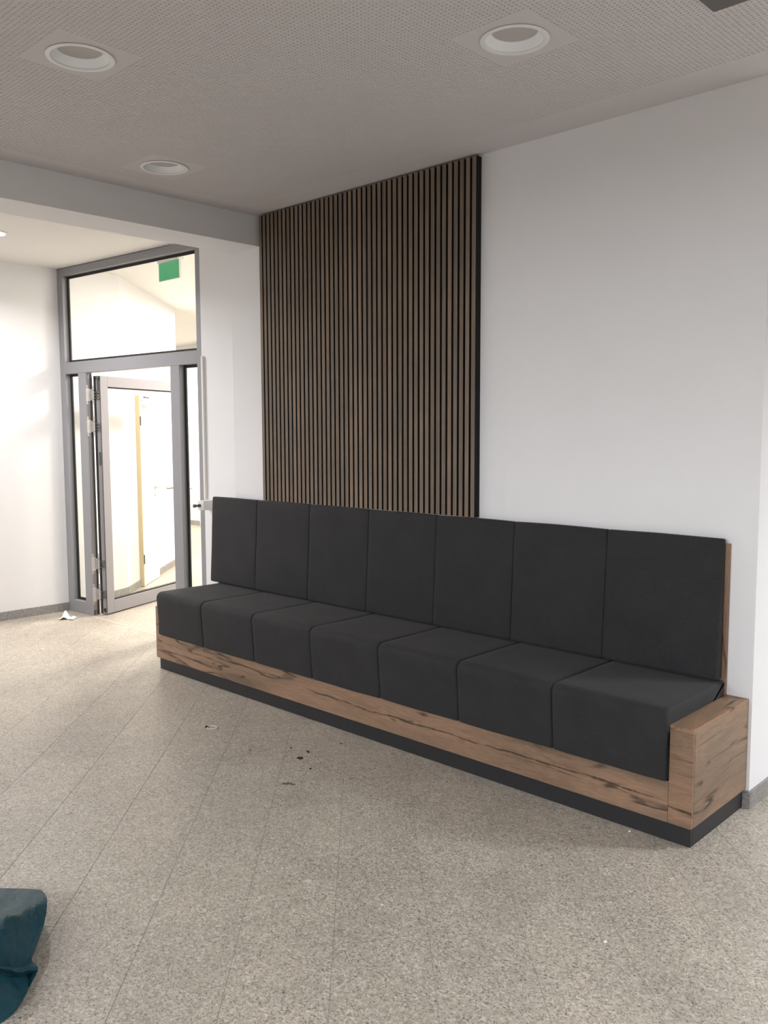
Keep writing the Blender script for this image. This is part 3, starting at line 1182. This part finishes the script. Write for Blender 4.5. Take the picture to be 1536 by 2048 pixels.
def corridor_door(n, s0, w, lever_s, closer):
    r = empty('door_%d' % n)
    r.matrix_world = CM
    struct(r)
    # local: x along the wall, -y into the corridor
    box('door_leaf', (s0, -0.046, 0.006), (s0 + w, -0.002, 2.075), M_DOORW, r, 0.002)
    box('door_edge', (s0 - 0.020, -0.046, 0.006), (s0 - 0.0005, -0.002, 2.075), M_WOODEDGE, r)
    for z in (0.25, 1.75):
        bm = bmesh.new()
        cyl(bm, (s0 - 0.012, -0.053, z), (s0 - 0.012, -0.053, z + 0.10), 0.007, n=12)
        from_bm('hinge', bm, M_DARK_STEEL, r, smooth=True)
    bm = bmesh.new()
    cyl(bm, (lever_s, -0.0465, 1.06), (lever_s, -0.055, 1.06), 0.026, n=20)
    cyl(bm, (lever_s, -0.055, 1.06), (lever_s, -0.095, 1.06), 0.010, n=12)
    cyl(bm, (lever_s, -0.095, 1.06), (lever_s - 0.12, -0.095, 1.06), 0.010, n=12)
    cyl(bm, (lever_s, -0.0465, 0.97), (lever_s, -0.055, 0.97), 0.024, n=20)
    from_bm('lever_handle', bm, M_STEEL, r, smooth=True)
    if closer:
        box('door_closer', (s0 + 0.06, -0.105, 1.965), (s0 + 0.26, -0.047, 2.03), M_LAMP_W, r, 0.006, 2)
        box('closer_arm', (s0 + 0.03, -0.095, 2.045), (s0 + 0.20, -0.075, 2.062), M_DARK_STEEL, r, 0.002)


corridor_door(2, 0.47, 0.62, 0.98, True)

# ------------------------------------------------------------------ litter on the floor
# crumpled tissue by the door
bm = bmesh.new()
rows, cols = 9, 13
grid = []
for i in range(rows):
    r_ = []
    for j in range(cols):
        x = (j / (cols - 1) - .5) * 0.19
        y = (i / (rows - 1) - .5) * 0.13
        cxx = x + 0.02
        h = 0.085 * math.exp(-(cxx ** 2 / 0.0011 + (y + .01) ** 2 / 0.0022)) + 0.010 * abs(noise.noise(Vector((x * 38, y * 38, 1.3))))
        h += 0.022 * math.exp(-((x - 0.065) ** 2 / 0.0004 + y ** 2 / 0.003))
        r_.append(bm.verts.new((.74 * (x + 0.014 * noise.noise(Vector((y * 30, x * 9, 4)))), .74 * (y + 0.014 * noise.noise(Vector((x * 30, y * 9, 8)))), 0.0015 + h * .9)))
    grid.append(r_)
for i in range(rows - 1):
    for j in range(cols - 1):
        bm.faces.new((grid[i][j], grid[i][j + 1], grid[i + 1][j + 1], grid[i + 1][j]))
t = from_bm('tissue', bm, M_PAPER, smooth=True, loc=(-5.99, -0.215, 0.0), rot=(0, 0, 0.75))
sm = t.modifiers.new('thick', 'SOLIDIFY')
sm.thickness = 0.0015
sm.offset = 1
tag(t, 'crumpled white tissue on the floor beside the glazed door frame', 'tissue')

# cable tie ring
t = empty('cable_tie', (-2.605, -1.025, 0.0))
tag(t, 'small white cable tie ring lying on the floor left of the bench middle', 'cable tie')
bm = bmesh.new()
n = 40
pr, first = None, None
for k in range(n + 1):
    a = math.radians(200 + 335 * k / n)
    r = 0.030 + 0.0015 * math.sin(3 * a)
    c = Vector((r * math.cos(a), r * 0.9 * math.sin(a), 0.002))
    u = Vector((math.cos(a), math.sin(a), 0))
    ring = [bm.verts.new(c + u * du + Vector((0, 0, dz))) for du, dz in ((-0.0014, 0), (0.0014, 0), (0.0014, 0.004), (-0.0014, 0.004))]
    if pr:
        for i in range(4):
            bm.faces.new((pr[i], pr[(i + 1) % 4], ring[(i + 1) % 4], ring[i]))
    else:
        bm.faces.new(ring)
    pr = ring
bm.faces.new(pr)
from_bm('strap', bm, M_PLASTIC_W, t)
box('tie_head', (-0.038, -0.022, 0.0), (-0.024, -0.008, 0.009), M_DEBRIS, t, 0.0015)


def splat(name, u, v, w, h, mat, label, cat, thick=0.002, rot=0.0, seed=0, pts=14, group=None):
    """small irregular flake lying on the floor; u,v photo position turned into a floor point, w/h in metres"""
    p = unproject_z(u, v, 0.0)
    bm = bmesh.new()
    lo, hi = [], []
    rg = random.Random(seed)
    for k in range(pts):
        a = 2 * math.pi * k / pts
        r = 1 + 0.35 * (rg.random() - .5) * 2
        x, y = w / 2 * r * math.cos(a), h / 2 * r * math.sin(a)
        lo.append(bm.verts.new((x, y, 0.0002)))
        hi.append(bm.verts.new((x * .82, y * .82, thick)))
    bm.faces.new(hi)
    bm.faces.new(lo)
    for k in range(pts):
        j = (k + 1) % pts
        bm.faces.new((lo[k], lo[j], hi[j], hi[k]))
    yaw = math.atan2(RT[1], RT[0])
    o = from_bm(name, bm, mat, loc=(p.x, p.y, 0), rot=(0, 0, yaw + rot))
    tag(o, label, cat, group)
    return o


splat('leaf_scrap', 600, 1517, 0.030, 0.020, M_DEBRIS, 'largest black oval scrap on the floor in front of the bench middle', 'debris', 0.006, seed=1)
splat('dirt_curl', 616, 1504, 0.010, 0.035, M_DEBRIS, 'thin black curl of dirt just behind the oval scrap', 'debris', 0.004, 0.45, 2)
splat('dirt_crumb', 621, 1538, 0.012, 0.010, M_DEBRIS, 'small dark crumb to the right below the oval black scrap', 'debris', 0.003, 0, 3)
splat('dirt_crumb', 501, 1501, 0.010, 0.008, M_DEBRIS, 'tiny dark crumb far left of the oval scrap', 'debris', 0.003, 0, 4)
splat('dirt_crumb', 582, 1496, 0.012, 0.012, M_DEBRIS, 'tiny dark crumb behind and left of the oval scrap', 'debris', 0.002, 0.5, 5)
splat('dirt_crumb', 682, 1487, 0.010, 0.008, M_DEBRIS, 'tiny dark crumb right of the oval scrap towards the kickboard', 'debris', 0.003, 0, 6)
splat('dirt_crumb', 704, 1557, 0.030, 0.008, M_SMUDGE, 'flat brown crumb streak in front of the kickboard', 'debris', 0.001, 0.1, 7)
splat('dirt_smudge', 574, 1567, 0.050, 0.030, M_SMUDGE, 'grey brown smudge on the floor below the oval scrap', 'stain', 0.0006, 0.1, 8)
splat('dirt_smudge', 586, 1569, 0.026, 0.018, M_SMUDGE, 'short dark end of the grey brown smudge', 'stain', 0.0009, 0.1, 9)
splat('plaster_spot', 617, 1762, 0.026, 0.022, M_SPOT, 'pale plaster spot on the floor, centre foreground', 'stain', 0.0006, 0, 10)
splat('plaster_chip', 565, 1737, 0.006, 0.005, M_CHIP, 'tiny white plaster chip left of the pale plaster spot', 'debris', 0.003, 0, 11)
splat('plaster_chip', 1211, 1884, 0.012, 0.009, M_CHIP, 'white plaster chip on the floor at the lower right', 'debris', 0.004, 0, 12)
splat('plaster_chip', 1259, 1663, 0.012, 0.008, M_CHIP, 'white plaster chip touching the kickboard near the bench corner', 'debris', 0.004, 0, 13)
splat('plaster_chip', 86, 1299, 0.030, 0.016, M_CHIP, 'white plaster crumb on the bright floor in front of the left wall', 'debris', 0.005, 0, 14)
splat('plaster_chip', 764, 1810, 0.006, 0.005, M_CHIP, 'tiny white plaster chip in the middle of the foreground', 'debris', 0.003, 0, 15)

# ------------------------------------------------------------------ teal plastic bag, lower left
out = [(-230, 1800, .05), (-120, 1778, .05), (0, 1776, .05), (50, 1777, .06), (82, 1779, .07), (91, 1788, .08), (95, 1799, .085), (93, 1825, .085), (88, 1850, .08),
       (80, 1870, .07), (70, 1898, .05), (61, 1920, .045), (70, 1927, .06), (78, 1935, .06), (75, 1945, .05), (59, 1946, .035), (57, 1962, .03), (57, 1980, .025),
       (46, 1999, .025), (30, 2013, .025), (0, 2031, .025), (-60, 2052, .03), (-160, 2070, .03), (-300, 2080, .03), (-360, 1960, .06), (-300, 1850, .05)]


def resample(pts, m):
    P = pts + [pts[0]]
    L = [0]
    for a, b in zip(P[:-1], P[1:]):
        L.append(L[-1] + math.hypot(a[0] - b[0], a[1] - b[1]))
    res = []
    for k in range(m):
        t = L[-1] * k / m
        i = max(j for j in range(len(L) - 1) if L[j] <= t)
        f = (t - L[i]) / max(1e-9, L[i + 1] - L[i])
        res.append(tuple(P[i][c] + (P[i + 1][c] - P[i][c]) * f for c in range(3)))
    return res


pts = resample(out, 150)
E_ = [unproject_z(*p) for p in pts]
C = unproject_z(-120, 1905, 0.30)
bm = bmesh.new()
rings = []
K = 22
for k in range(K + 1):
    t = 1 - k / (K + 1.0)
    ring = []
    for i, e in enumerate(E_):
        q = C.lerp(e, t)
        w = min(1, (1 - t) * 5)
        a = i / len(E_)
        crease = abs(noise.noise(Vector((q.x * 7, q.y * 7, 2)))) * 0.035 + abs(noise.noise(Vector((q.x * 24, q.y * 24, 5)))) * 0.012
        q = q + Vector((0, 0, (crease - 0.02) * w))
        # the fold that separates the upper sheet from the lower lump
        pr_ = project(q)
        fold = math.exp(-((pr_[1] - (1922 + (pr_[0] - 40) * 0.05)) / 7.0) ** 2)
        q = q - Vector((0, 0, 0.03 * fold * w))
        ring.append(bm.verts.new(q))
    rings.append(ring)
m = len(E_)
under = []
for dz, ins in ((0.5, -0.012), (0.12, 0.006), (0.0, 0.03)):
    r_ = []
    for i, e in enumerate(E_):
        d2 = Vector((C.x - e.x, C.y - e.y, 0)).normalized()
        ii_ = max(0, ins) + e.z * (1 - dz) * 1.1
        r_.append(bm.verts.new((e.x + d2.x * ii_, e.y + d2.y * ii_, max(0.0015, e.z * dz))))
    under.append(r_)
allr = list(reversed(under)) + rings
for a, b in zip(allr[:-1], allr[1:]):
    for i in range(m):
        j = (i + 1) % m
        bm.faces.new((a[i], a[j], b[j], b[i]))
bm.faces.new(allr[-1])
t = from_bm('plastic_bag', bm, M_BAG, smooth=True)
tag(t, 'crumpled teal plastic bag on the floor at the lower left edge', 'bag')
